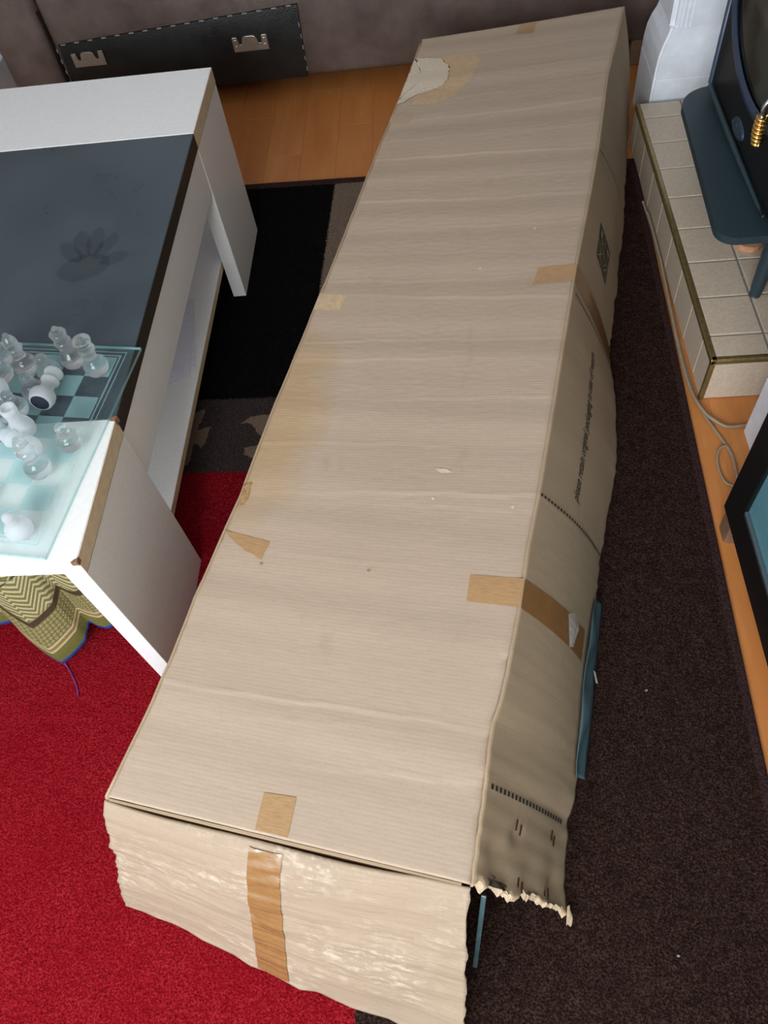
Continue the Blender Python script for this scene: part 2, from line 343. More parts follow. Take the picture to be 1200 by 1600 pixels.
body = t.mix(t.math('MULTIPLY', t.math('ADD', wv, 1.0), .22), body, sr(66, 62, 34)); t.color(body); t.setv(Roughness=.9); t.b.inputs['Specular IOR Level'].default_value = .15; t.bump(wv, .6, .002); THROW = t.m
PURPLE = plain('purple_thread', sr(110, 50, 130), .8)

# ------------------------------------------------------------------ carton surfaces (u across, v along, t down)
LT = np.array([(-.527,.258),(-.4785,.415),(-.475,.435),(-.468,.459),(-.445,.564),(-.413,.689),(-.392,.767),(-.386,.794),(-.367,.89),(-.345,.99),(-.313,1.123),(-.28,1.269),(-.254,1.377),(-.205,1.601),(-.173,1.747),(-.131,1.922),(-.088,2.11),(-.067,2.211),(-.052,2.29)])
RT = np.array([(-.006,.144),(.016,.257),(.029,.336),(.035,.36),(.046,.385),(.059,.43),(.086,.539),(.108,.645),(.134,.747),(.175,.927),(.216,1.109),(.264,1.318),(.326,1.57),(.361,1.719),(.425,2.023),(.468,2.18),(.514,2.355)])
RB = np.array([(.139,.145),(.138,.170),(.146,.224),(.155,.283),(.172,.312),(.181,.345),(.205,.447),(.225,.544),(.251,.661),(.279,.787),(.317,.912),(.346,1.029),(.366,1.175),(.372,1.3),(.376,1.366),(.418,1.546),(.475,1.81),(.499,1.935),(.54,2.159),(.585,2.42)])
# folds pressed across the top: (v at left, v at right, height, width)
FOLDS = [(.0858,.0905,.0034,.005),(.0403,.0556,.0018,.004),(.0677,.0823,.0008,.005),(.0235,.030,.0008,.004),(.155,.16,.0007,.006),(.205,.20,.0007,.008),
 (.259,.272,.0028,.006),(.25,.258,.0012,.004),(.311,.3215,.0016,.006),(.364,.368,.0016,.005),(.413,.413,.0016,.005),(.436,.4375,.0026,.004),
 (.503,.486,.0024,.005),(.523,.5145,.0014,.005),(.5665,.549,.0012,.005),(.60,.595,.0009,.006),(.652,.636,.0022,.006),(.69,.67,.0009,.006),
 (.7324,.713,.0036,.005),(.765,.755,.0009,.006),(.804,.802,.0018,.006),(.842,.85,.0012,.006),(.89,.89,.001,.006),(.945,.94,.0015,.005)]
def rough(x, seed, step):
    # smooth-ish random line: value noise at the given step, in -1..1
    r = np.random.default_rng(seed).uniform(-1, 1, 4096); x = np.asarray(x, float)/step + 100; i = np.floor(x).astype(int); f = x-i
    return r[i % 4096]*(1-f) + r[(i+1) % 4096]*f
def ramp(c, y): return np.interp(y, c[:,1], c[:,0])
def box_z(u, v):
    z = .300 + .012*(.2 + 2.15*v)
    for a, b, h, w in FOLDS:
        c = a + (b-a)*u + .0012*np.sin(7*u + 40*a) + .0007*np.sin(23*u + 90*a)
        d = (v - c)*2.15
        k = h*(.75 + .35*np.sin(5*u + 61*b))
        z = z + .42*k*np.exp(-(d/(w*.42))**2) - .35*k/(1 + np.exp(np.clip(d/w*2.2, -30, 30)))*np.exp(-np.abs(d)/.05)
    z = z + .0007*np.sin(v*2.15*2*np.pi/.145 + 1.0*u) + .0004*np.sin(v*2.15*2*np.pi/.083 + 1.5*u + 1.3)
    z = z - .004*np.sin(np.pi*np.clip(u,0,1))*(.4 + .6*np.sin(3*v + .5)**2)
    return z
def box_top(u, v):
    u = np.asarray(u, float); v = np.asarray(v, float)
    yl = .258 + 2.032*v; yr = .144 + 2.211*v
    xl, xr = ramp(LT, yl), ramp(RT, yr)
    return np.stack([xl+(xr-xl)*u, yl+(yr-yl)*u, box_z(u, v)], -1)
def box_side(v, t):
    v = np.asarray(v, float); t = np.asarray(t, float)
    p = box_top(np.ones_like(v), v)
    yb = .145 + 2.275*v
    b = np.stack([ramp(RB, yb), yb, np.full_like(yb, .013)], -1)
    q = p + (b-p)*t[..., None]
    bulge = .012*np.sin(np.pi*t)*(.3 + .7*np.sin(2.2*v*np.pi)**2)
    q[..., 0] += bulge; q[..., 2] += bulge*.4
    return q
def box_flap(u, t):
    u = np.asarray(u, float); t = np.asarray(t, float)
    a = np.stack([-.530+.520*u, .2535-.1145*u, .2985+0*u], -1)
    gap = np.sin(np.pi*np.clip(u/.86, 0, 1))**.6
    a[..., 1] -= .0042*gap; a[..., 2] -= .005*gap + .001
    b = np.stack([-.587+.556*u, .146-.190*u + .004*np.sin(9*u), .013+0*u], -1)
    q = a + (b-a)*t[..., None]
    k = .010*np.sin(np.pi*t)*np.sin(np.pi*np.clip(u*.92+.04,0,1)) + .0022*np.sin(38*t+3*u)*t*(1-t)*3 + .0015*np.sin(11*u+9*t)
    k = k + .021*(1-np.exp(-t/.08))*np.exp(-t/.40)*np.sin(np.pi*np.clip(u*.94+.03,0,1))**.4
    q[..., 1] -= k*.85; q[..., 2] += k*.35; q[..., 0] -= k*.25
    return q
# ------------------------------------------------------------------ room shell
fl = box('floor', (-1.62, -1.82, -.04), (1.12, 3.7, -.009), SUBFLOOR); tag(fl, kind='structure')
pm = {}
pw = .115
for i in range(24):
    x0 = -1.61 + i*pw
    ylo = .05 if x0 > .36 else 1.98
    y = ylo - (i*.237) % .62
    while y < 3.0:
        a, b = max(y, ylo-.2), min(y+.62, 3.05); L = round(b-a, 3)
        if L > .03:
            if L not in pm:
                o = box('plank', (.0001, 0, -.009), (pw-.0001, L-.0002, 0), LAMINATE, None, .0005, 1); pm[L] = o.data
            else:
                o = bpy.data.objects.new('plank', pm[L]); COL.objects.link(o)
            o.location = (x0, a, 0); o.parent = fl
        y += .62
tag(box('wall_left', (-1.72, -1.82, -.04), (-1.62, 3.7, 2.4), WALL), kind='structure')
tag(box('wall_right', (1.12, -1.82, -.04), (1.22, 3.7, 2.4), WALLR), kind='structure')
tag(box('wall_far', (-1.62, 3.6, -.04), (1.12, 3.7, 2.4), WALL), kind='structure')
tag(box('ceiling', (-1.72, -1.9, 2.4), (1.22, 3.7, 2.5), CEIL), kind='structure')
bm = bmesh.new()
for a, b in (((-1.62, -1.9, -.04), (1.12, -1.8, 1.14)), ((-1.62, -1.9, 2.34), (1.12, -1.8, 2.4)), ((-1.62, -1.9, 1.14), (-1.58, -1.8, 2.34)), ((.00, -1.9, 1.14), (1.12, -1.8, 2.34))): bm_box(bm, a, b)
tag(from_bm(bm, 'wall_near', WALL), kind='structure')
bm = bmesh.new()
for a, b in (((-1.58, -1.87, 1.14), (.00, -1.82, 1.19)), ((-1.58, -1.87, 2.29), (.00, -1.82, 2.34)), ((-1.58, -1.87, 1.19), (-1.53, -1.82, 2.29)), ((-.05, -1.87, 1.19), (.00, -1.82, 2.29)), ((-.82, -1.87, 1.19), (-.78, -1.82, 2.29))): bm_box(bm, a, b, .005)
tag(from_bm(bm, 'window_1', WHITE_PAINT), kind='structure')
tag(box('baseboard_left', (-1.62, -1.8, 0), (-1.605, 3.6, .12), WHITE_PAINT, bev=.004), kind='structure')

# ------------------------------------------------------------------ rug
rug = empty('area_rug', (.499, .373, 0), 'large patchwork rug with red, black, grey and dark brown blocks on the wooden floor', 'rug')
bm = bmesh.new(); bm_box(bm, (-2.05, -1.25, 0), (0, 1.765, .008), .004)
rp = from_bm(bm, 'pile', RUG); rp.parent = rug
def jag(poly, amp=.003, step=.008):
    out = []
    for i, p in enumerate(poly):
        q = poly[(i+1) % len(poly)]; d = math.dist(p, q); n = max(1, int(d/step))
        for k in range(n): out.append((p[0]+(q[0]-p[0])*k/n + random.uniform(-amp, amp), p[1]+(q[1]-p[1])*k/n + random.uniform(-amp, amp)))
    return out
MOT = [[(-1.203, 0.822), (-1.167, 0.826), (-1.148, 0.836), (-1.145, 0.811), (-1.153, 0.787), (-1.152, 0.769), (-1.139, 0.773), (-1.122, 0.782), (-1.122, 0.766), (-1.127, 0.748), (-1.128, 0.727), (-1.134, 0.711), (-1.145, 0.727), (-1.154, 0.726), (-1.153, 0.697), (-1.157, 0.665), (-1.187, 0.665), (-1.214, 0.797)] ,
[(-0.951, 0.82), (-0.985, 0.811), (-1.023, 0.809), (-1.047, 0.789), (-1.029, 0.787), (-1.019, 0.782), (-1.005, 0.76), (-0.995, 0.748), (-0.939, 0.728)] ,
[(-0.955, 0.729), (-1.002, 0.717), (-1.027, 0.71), (-1.027, 0.691), (-1.013, 0.689), (-1.004, 0.681), (-0.963, 0.672)] ]
for poly in MOT:
    poly = jag(poly, .0025, .006)
    o = prism('motif', poly, 'z', .0078, .0092, MOTIF); o.parent = rug
rug.rotation_euler = (0, 0, -.035)

# ------------------------------------------------------------------ cardboard box
bx = empty('cardboard_box', (-.1, .15, .008), 'long battered brown cardboard carton lying across the rug, its near end flap taped down', 'box')
NU, NV = 70, 560
u, v, f = grid(NU, NV); P = box_top(u, v)
e = np.minimum(u, 1-u); P[:, 2] -= .003*np.exp(-e/.010)
er = np.exp(-(1-u)/.012)*(v < .14); P[:, 2] += er*(.0035*rough(v*2.15, 3, .02)) - er*.002
P[:, 2] += RNG.normal(0, .00016, len(u))
el = np.exp(-u/.02); P[:, 0] += el*.0022*rough(v*2.15, 5, .03)
UVt = np.stack([u*.55, v*2.15], -1)
top = obj('top_panel', P, f, CARD, bx, True, UVt); solid(top, .004)
NT_ = 44
t_, v_, f = grid(NT_, 480); P = box_side(v_, t_)
P[:, 1] -= (v_ < .003)*(.007*rough(t_, 8, .05)+.004*rough(t_, 9, .018) + .010*np.exp(-((t_-.97)/.05)**2) - .004)
k = np.exp(-v_/.02)*np.sin(t_*21)*.003; P[:, 0] += k
P[:, 0] += np.where(t_ > .9, (t_-.9)*10, 0)*(.0026*rough(v_*2.15, 11, .035) + .0015*rough(v_*2.15, 12, .012))
P[:, 0] += .0007*np.sin(v_*2.15/.03*2*PI + 4*t_)*np.exp(-v_/.09) + RNG.normal(0, .00012, len(v_))
dent = lambda a, b, s, d: d*np.exp(-((v_-a)/s)**2 - ((t_-b)/(s*7))**2)
P[:, 0] -= dent(.035, .35, .008, .006) + dent(.012, .85, .01, .008) + dent(.02, .15, .012, .005)
side = obj('right_side_panel', P, f, CARD_SIDE, bx, True, np.stack([t_*.32, v_*2.15], -1)); solid(side, .004)
# left side, floor and far end
u, v, f = grid(14, 60); a = box_top(np.zeros_like(v), v); b = a.copy(); b[:, 2] = .013; b[:, 0] -= .02+.035*np.exp(-v/.05); b[:, 1] -= .11*np.exp(-v/.03)
P = a + (b-a)*u[:, None]; o = obj('left_side_panel', P, f[:, ::-1], CARD_SIDE, bx, True, np.stack([u*.3, v*2.15], -1)); solid(o, .004)
def corner(v0):
    a = box_top(0., v0); b = box_side(np.array([v0]), np.array([1.]))[0]; return a, b
u, v, f = grid(20, 14); a = box_top(u, np.ones_like(u)); bl = np.array([-.09, 2.36, .013]); br = box_side(np.array([1.]), np.array([1.]))[0]
b = bl + (br-bl)*u[:, None]; P = a + (b-a)*v[:, None]; P[:, 1] += .006*np.sin(PI*v)
o = obj('far_end_panel', P, f, CARD_SIDE, bx, True, np.stack([u*.55, v*.3], -1)); solid(o, .004)
bl_ = [(-.52, .28, .0105), (.14, .28, .0105), (.20, .45, .0105), (.30, .9, .0105), (.36, 1.3, .0105), (.40, 1.55, .0105), (.575, 2.40, .0105), (-.08, 2.34, .0105), (-.20, 1.75, .0105), (-.42, .8, .0105)]
o = obj('bottom_panel', bl_, [tuple(range(len(bl_)))], CARD_SIDE, bx); solid(o, .002, 1)
# near flap
u, t_, f = grid(130, 90); P = box_flap(u, t_)
P[:, 0] += (u < .002)*(.0025*rough(t_, 21, .12)+.0012*rough(t_, 22, .025)) + (u > .998)*(.0025*rough(t_, 23, .06)+.0015*rough(t_, 24, .02))
wr = np.clip(np.sin(np.pi*t_), 0, 1)
n_ = .0011*np.sin(t_*95+5*np.sin(4*u)+4*rough(u, 41, .2))*(.3+.7*np.clip(rough(u+t_, 42, .15)+.4, 0, 1)) + .0006*np.sin(t_*160+8*u) + .0012*np.sin(u*40+6*t_)*np.sin(t_*22)
for cu, ct, s, d in ((.43, .49, .018, .007), (.535, .21, .014, .006), (.33, .30, .02, .004), (.62, .17, .02, .005), (.68, .14, .015, .004), (.10, .56, .05, .005), (.80, .35, .03, .004), (.25, .62, .03, .003), (.93, .6, .02, .006)):
    n_ -= d*np.exp(-((u-cu)/s)**2-((t_-ct)/(s*1.3))**2)
n_ += .0022*np.exp(-((t_-.09)/.012)**2) - .002*np.exp(-((t_-.14+.03*u)/.01)**2)
P[:, 1] -= n_*wr*.9; P[:, 2] += n_*wr*.4 + RNG.normal(0, .0001, len(u))
P[:, 1] -= .004*rough(u, 25, .05)*(t_ > .985)
flap = obj('end_flap', P, f[:, ::-1], CARD_WORN, bx, True, np.stack([u*.56, t_*.34], -1)); solid(flap, .004)
flapP = P.reshape(90, 130, 3)
# inner wall behind the slot
ins = obj('inner_flap', [(-.522, .256, .2975), (-.02, .1465, .2975), (-.03, .128, .02), (-.55, .235, .02)], [(0, 1, 2, 3)], CARD_SIDE, bx); solid(ins, .003)

def decal(name, fn, quad, m, nu=8, nv=8, off=.0008, parent=bx, wob=0.0, swap=1):
    q = [np.array(c) for c in quad]; a, b, f = grid(nu, nv)
    w = (q[0]*((1-a)*(1-b))[:, None] + q[1]*(a*(1-b))[:, None] + q[2]*(a*b)[:, None] + q[3]*((1-a)*b)[:, None])
    p = fn(w[:, 0], w[:, 1]); h = 2e-3
    du = fn(w[:, 0]+h, w[:, 1])-fn(w[:, 0]-h, w[:, 1]); dv = fn(w[:, 0], w[:, 1]+h)-fn(w[:, 0], w[:, 1]-h)
    n = np.cross(du, dv); n /= np.linalg.norm(n, axis=1)[:, None]; n *= np.sign((n @ np.array([.3, -.4, 1.]))+1e-9)[:, None]
    p = p + n*off + n*(wob*RNG.normal(0, 1, len(a)))[:, None]
    sx = np.linalg.norm(fn(q[0][:1], q[0][1:])-fn(q[1][:1], q[1][1:])); sy = np.linalg.norm(fn(q[0][:1], q[0][1:])-fn(q[3][:1], q[3][1:]))
    return obj(name, p, f, m, parent, True, np.stack([a*sx, b*sy], -1))
def patch(name, fn, poly, m, off=.0006, amp=.002, step=.006, scale=(.55, 2.15)):
    """irregular outline on a panel, as a fan of rings"""
    pj = jag([(p[0]*scale[0], p[1]*scale[1]) for p in poly], amp, step); c = np.mean(pj, 0); n = len(pj); rings = 6
    uv = []; fs = []
    for r in range(1, rings+1):
        for p in pj: uv.append(c+(np.array(p)-c)*r/rings)
    uv.append(c); uv = np.array(uv)/np.array(scale)
    for i in range(n):
        fs.append((rings*n, i, (i+1) % n))
        for r in range(rings-1): fs.append((r*n+i, (r+1)*n+i, (r+1)*n+(i+1) % n, r*n+(i+1) % n))
    p = fn(np.clip(uv[:, 0], .002, .998), uv[:, 1]); p[:, 2] += off
    return obj(name, p, fs, m, bx, True, uv*np.array(scale))
topz = lambda u, v: box_top(u, v)
flz = lambda u, v: box_flap(u, v)
decal('parcel_tape', topz, [(.8363, .1985), (.999, .199), (.999, .1766), (.8403, .1776)], TAPE, 14, 8, .0009, wob=.00015)
decal('parcel_tape', box_side, [(.199, .006), (.1768, .006), (.1735, .80), (.1995, .80)], TAPE_DARK, 8, 16, .0009)
decal('parcel_tape', topz, [(.851, .5265), (.999, .5285), (.999, .507), (.8429, .5034)], TAPE, 14, 8, .0009, wob=.0003)
decal('parcel_tape', box_side, [(.5288, .006), (.5064, .006), (.505, .93), (.533, .96)], TAPE_DARK, 8, 16, .0009)
decal('parcel_tape', topz, [(.0015, .8245), (.1126, .8154), (.0969, .7988), (.0015, .8043)], TAPE_PALE, 10, 6, .0009)
decal('parcel_tape', topz, [(.4891, .999), (.5717, .999), (.572, .9718), (.4828, .9745)], TAPE, 8, 6, .0009)
patch('parcel_tape', topz, [(.004, .217), (.1717, .2106), (.1654, .1936), (.131, .1979), (.1016, .2001), (.0522, .2079)], TAPE, .001, .0004, .01)
decal('parcel_tape', topz, [(.4222, .0245), (.5124, .0258), (.522, .0015), (.432, .0015)], TAPE, 10, 6, .0009)
# tape on the flap follows the crumpled flap
ui = np.arange(int(.43*129), int(.522*129)+1); sub = flapP[2:88, ui[0]:ui[-1]+1]; nv_, nu_ = sub.shape[:2]
a, b, f = grid(nu_, nv_); q = sub.reshape(-1, 3) + np.array([0, -.0012, .0009]); q[:, 1] -= .0012*np.sin(b*70+4*a)*(b < .22) + RNG.normal(0, .00025, len(a))
obj('parcel_tape', q, f[:, ::-1], TAPE_FLAP, bx, True, np.stack([a*.055, b*.33], -1))
patch('torn_paper', topz, [(.004, .9512), (.0743, .9462), (.1418, .9397), (.1944, .9183), (.215, .8882), (.1923, .874), (.1435, .8656), (.0802, .8605), (.0314, .8464), (.004, .8424)], TORN, .0016, .0025)
patch('tape_residue', topz, [(.1382, .9446), (.30, .94), (.345, .925), (.33, .885), (.2827, .85), (.1969, .834), (.0853, .838), (.07, .8569), (.1533, .8651), (.1968, .876), (.2153, .8955), (.1934, .9198)], RESID, .0006, .003)
decal('faded_tape_mark', topz, [(.002, .5031), (.1178, .4991), (.1078, .4767), (.002, .4795)], MARK, 8, 8, .0006)
patch('peeled_paper', topz, [(.6436, .2911), (.6829, .2909), (.7065, .2882), (.669, .2865)], TORN, .0014, .001, .004)
patch('scuff', topz, [(.004, .264), (.026, .266), (.034, .255), (.0277, .2433), (.0079, .242)], STAIN, .0012, .002, .004)
for (cu, cv) in ((.80, .585), (.925, .258), (.52, .194), (.62, .53), (.66, .262), (.17, .19)):
    patch('nick', topz, [(cu-.007, cv), (cu, cv+.0016), (cu+.008, cv+.001), (cu+.004, cv-.0015)], TORN if cu > .55 else STAIN, .0012, .0008, .003)
# printed dashed fold lines, symbol and words on the side
def side_off(v, t, off=.001):
    p = box_side(v, t); h = 2e-3
    n = np.cross(box_side(v+h, t)-box_side(v-h, t), box_side(v, t+h)-box_side(v, t-h)); n /= np.linalg.norm(n, axis=-1)[:, None]
    n *= np.sign(n[:, 0])[:, None]; return p + n*np.asarray(off)[..., None]
for (v0, t0), (v1, t1), cnt, hw in (((.7101, .03), (.741, .99), 30, .0010), ((.4949, .05), (.5002, .90), 30, .0011), ((.2721, .015), (.28, .96), 26, .0013), ((.057, .044), (.0562, .917), 22, .0016)):
    vs_ = []; fs_ = []
    for i in range(cnt):
        for s, w in ((i/cnt, -1), (i/cnt, 1), ((i+.6)/cnt, 1), ((i+.6)/cnt, -1)): vs_.append((v0+(v1-v0)*s + w*hw, t0+(t1-t0)*s))
        fs_.append((4*i, 4*i+1, 4*i+2, 4*i+3))
    vs_ = np.array(vs_); o = obj('printed_dashed_line', side_off(vs_[:, 0], vs_[:, 1]), fs_, INK, bx); o['kind'] = 'stuff'
sv = np.array([[.6256, .2419], [.6209, .5612], [.5743, .5813], [.5796, .2781]])   # top, right, bottom, left corner of the diamond
def symxy(x, y):                                                                   # unit square to side panel
    x = np.asarray(x, float)[:, None]; y = np.asarray(y, float)[:, None]; return sv[3]*(1-x)*(1-y) + sv[0]*x*(1-y) + sv[1]*x*y + sv[2]*(1-x)*y
def symq(name, polys, m, off):
    vs_ = []; fs_ = []
    for poly in polys:
        k = len(vs_); vs_ += poly; fs_.append(tuple(range(k, k+len(poly))))
    w = symxy([p[0] for p in vs_], [p[1] for p in vs_]); o = obj(name, side_off(w[:, 0], w[:, 1], off), fs_, m, bx); return o
g = .02
qs = [[(a+g, b+g), (a+.5-g, b+g), (a+.5-g, b+.5-g), (a+g, b+.5-g)] for a in (0, .5) for b in (0, .5)]
symq('printed_symbol', qs, INK_OLIVE, .0010)
def ell(cx, cy, rx, ry, n=12): return [(cx+rx*math.cos(2*PI*i/n), cy+ry*math.sin(2*PI*i/n)) for i in range(n)]
def bar(x0, y0, x1, y1, w=.012):
    d = math.hypot(x1-x0, y1-y0); nx, ny = -(y1-y0)/d*w, (x1-x0)/d*w; return [(x0+nx, y0+ny), (x1+nx, y1+ny), (x1-nx, y1-ny), (x0-nx, y0-ny)]
symq('symbol_pictogram', [ell(.77, .18, .10, .06), bar(.67, .22, .60, .32, .02), bar(.57, .28, .64, .36, .02), ell(.80, .80, .05, .13), bar(.72, .70, .66, .84, .02),
     bar(.08, .08, .42, .42), bar(.08, .42, .42, .08), bar(.08, .25, .42, .25), bar(.10, .60, .40, .90), bar(.10, .90, .26, .60), bar(.26, .60, .40, .75)], CARD_SIDE, .0014)['kind'] = 'stuff'
fc = bpy.data.curves.new('printed_words', 'FONT'); fc.body = 'please retain original packaging in case of return'; fc.shear = .22; fc.size = 1.0; fc.offset = .012; fc.resolution_u = 2
fo = bpy.data.objects.new('printed_words', fc); COL.objects.link(fo); dg = bpy.context.evaluated_depsgraph_get(); tm = fo.evaluated_get(dg).to_mesh()
tv = np.array([tuple(q.co) for q in tm.vertices]); tf = [tuple(p.vertices) for p in tm.polygons]; fo.evaluated_get(dg).to_mesh_clear(); bpy.data.objects.remove(fo)
tx = (tv[:, 0]-tv[:, 0].min())/(tv[:, 0].max()-tv[:, 0].min()); ty = tv[:, 1]
vv = .2945 + .170*tx; tt = .435 + .03*tx - ty*.112*(1-.05*tx)
obj('printed_words', side_off(vv, tt, .0009), tf, INK_GREY, bx)
for a, b in ((.0406, .3244), (.0385, .3702), (.044, .7613), (.041, .7949), (.0075, .3948), (.0055, .4357), (.008, .70), (.007, .745)):
    decal('staple', box_side, [(a-.0035, b-.014), (a+.0035, b-.004), (a+.0035, b+.014), (a-.0035, b+.004)], RUST, 2, 3, .0016)
decal('torn_edge', box_side, [(.0058, .09), (.0050, .27), (.0012, .27), (.0016, .09)], STAIN_DARK, 12, 4, .0012, wob=.0015)
patch2 = [(.1972, .4856), (.2026, .5631), (.2003, .6601), (.1884, .6206), (.1762, .6096), (.1735, .5544)]
w = np.array(patch2); p = side_off(w[:, 0], w[:, 1], .003); p = np.vstack([p, p.mean(0)+np.array([.008, -.004, .006])])
obj('clear_film', p, [(6, i, (i+1) % 6) for i in range(6)], CLING, bx, True)
# torn raw rim along the near edge of the side panel
tt = np.linspace(.02, 1.0, 60); rim = box_side(np.full(60, .0005), tt); rim[:, 1] -= .007*rough(tt, 8, .05)+.004*rough(tt, 9, .018) + .010*np.exp(-((tt-.97)/.05)**2) - .004
r2 = rim + np.stack([-.005+.003*rough(tt, 31, .09), -.003-.006*np.abs(rough(tt, 32, .07)), -.004+0*tt], -1); r2[:, 2] = np.maximum(r2[:, 2], .0105)
obj('torn_rim', np.vstack([rim+np.array([.001, 0, .001]), r2]), [(i, i+1, 61+i, 60+i) for i in range(59)], CARD_RAW, bx)
# curled corner at the floor
a, b, f = grid(12, 10); ang = b*2.3; rr = .008+.003*np.sin(a*5)
q = np.stack([.136+.004*a+rr*np.sin(ang)*.8, .136+.026*a-.012+.002*np.sin(b*9), .016+rr*(1-np.cos(ang))], -1)
o = obj('curled_corner', q, f, CARD_RAW, bx, True); solid(o, .002)

# blue-grey plastic under the box
sh = empty('plastic_sheet', (.22, .5, .008), 'thin blue-grey plastic sheet poking out from under the right side of the carton', 'sheet')
vv = np.linspace(.089, .236, 50); q = []
for r in range(7):
    s = r/6; t_ = 1.0-.17*s*np.sin(np.pi*np.clip((vv-.08)/.165, 0, 1))**.35
    p = side_off(vv, t_, .0075+.005*np.sin(vv*95+2.2*s)*np.sin(3*s)+.004*(1-s)); p[:, 2] = np.maximum(p[:, 2], .0095); q.append(p)
q = np.vstack(q); f = [(r*50+i, r*50+i+1, (r+1)*50+i+1, (r+1)*50+i) for r in range(6) for i in range(49)]
o = obj('folded_edge', q, f, BLUE, sh, True); solid(o, .0015)
p0 = side_off(np.array([.172, .168]), np.array([.97, .99]), .012)
o = obj('paper_tag', [p0[0]+np.array([-.002, .004, .003]), p0[0]+np.array([.001, .002, .001]), p0[1]+np.array([.004, -.009, 0]), p0[1]+np.array([.000, -.008, .002])], [(0, 1, 2, 3)], GROUT, sh); solid(o, .001)
st = box('plastic_strip', (-.0035, -.0015, 0), (.0035, .0015, .235), BLUE, None, .0008, 1)
st.location = (-.009, .066, .030); st.rotation_euler = Vector((.018, .075, .235)).to_track_quat('Z', 'Y').to_euler()
tag(st, 'narrow blue-grey plastic strip standing in the gap at the near right corner of the carton', 'strip')
# ------------------------------------------------------------------ coffee table
XR, XL, TH, ZT = -.561, -1.26, .036, .478
tb = empty('coffee_table', (-.9, 1.24, .008), 'white coffee table with a black middle panel and a low open shelf', 'table')
def end_unit(y0, y1, name):
    e = box(name, (XL, y0, ZT-TH), (XR, y1, ZT), MELAMINE, tb, .0012, 1)
    box('edge_band', (XR-.0004, y0+.001, ZT-TH+.001), (XR+.0006, y1-.001, ZT-.001), EDGE, e)
    for x0, x1 in ((XR-TH, XR-.0005), (XL+.0005, XL+TH)):
        box('leg_panel', (x0, y0+.0005, .0085), (x1, y1-.0005, ZT-TH-.0012), MELAMINE, tb, .0008, 1)
    box('seam', (XR-TH+.002, y0+.002, ZT-TH-.0012), (XR-.0001, y1-.002, ZT-TH), GAP_SHADE, e)  # dark strip added in the gap, its colour standing in for the shade
    return e
end_unit(.547, .818, 'near_top_panel'); end_unit(1.655, 1.942, 'far_top_panel')
bp = box('black_top_panel', (XL+.001, .8188, ZT-TH), (XR, 1.6542, ZT-.0003), BLACKTOP, tb, .001, 1)
box('edge_band', (XR-.0005, .8195, ZT-TH+.001), (XR+.0007, 1.6535, ZT-.0015), BLACKEDGE, bp)
box('apron', (XR-.020, .8185, .325), (XR-.002, 1.6545, ZT-TH-.001), MELAMINE, tb, .0008, 1)
box('apron', (XL+.002, .8185, .325), (XL+.020, 1.6545, ZT-TH-.001), MELAMINE, tb, .0008, 1)
s_ = box('shelf', (XL+.045, .665, .098), (-.602, 1.90, .118), MELAMINE, tb, .0008, 1)
box('edge_band', (-.6022, .666, .0985), (-.6012, 1.899, .1175), EDGE, s_)
o = prism('chipped_corner', jag([(XR-.010, .815), (XR+.0012, .812), (XR+.0016, .823), (XR-.004, .824)], .001, .004), 'z', ZT-.012, ZT+.0006, CHIP, tb)
o = prism('chipped_corner', jag([(XR-.009, .5465), (XR+.001, .5463), (XR+.0012, .555)], .0008, .003), 'z', ZT-.010, ZT+.0006, CHIP, tb)
# hand-shaped smudge wiped into the dust on the black panel
def blob(cx, cy, rx, ry, a, n=18, amp=.002):
    r = []
    for i in range(n):
        q = 2*PI*i/n; x = rx*math.cos(q); y = ry*math.sin(q); r.append((cx+x*math.cos(a)-y*math.sin(a)+random.uniform(-amp, amp), cy+x*math.sin(a)+y*math.cos(a)+random.uniform(-amp, amp)))
    return r
sm = []
for (cx, cy, rx, ry, a) in ((-.712, 1.215, .052, .040, .25), (-.750, 1.262, .017, .040, .75), (-.732, 1.285, .018, .048, .35), (-.705, 1.290, .018, .046, .05), (-.680, 1.275, .016, .042, -.35), (-.655, 1.235, .028, .018, .3)):
    sm.append(blob(cx, cy, rx, ry, a, 20, .0025))
vs_ = []; fs_ = []
for k, b in enumerate(sm):
    i0 = len(vs_); vs_ += [(x, y, ZT+.0001+.00006*k) for x, y in b]; fs_.append(tuple(range(i0, len(vs_))))
o = obj('hand_smudge', vs_, fs_, SMUDGE, bp); o['kind'] = 'stuff'
# sheets of paper lying on the shelf
for i, (poly, dz) in enumerate((([(-.612, 1.285), (-.655, 1.53), (-.85, 1.50), (-.81, 1.26)], 0), ([(-.622, 1.25), (-.645, 1.47), (-.845, 1.46), (-.76, 1.185)], .0012))):
    o = prism('paper_sheet', poly, 'z', .1186+dz, .1194+dz, PAPER); o.location = (0, 0, 0)
    tag(o, ['lower white paper sheet on the low table shelf, mostly under another sheet', 'white paper sheet on the low table shelf, topmost of two'][i], 'paper', 'papers on the table shelf')

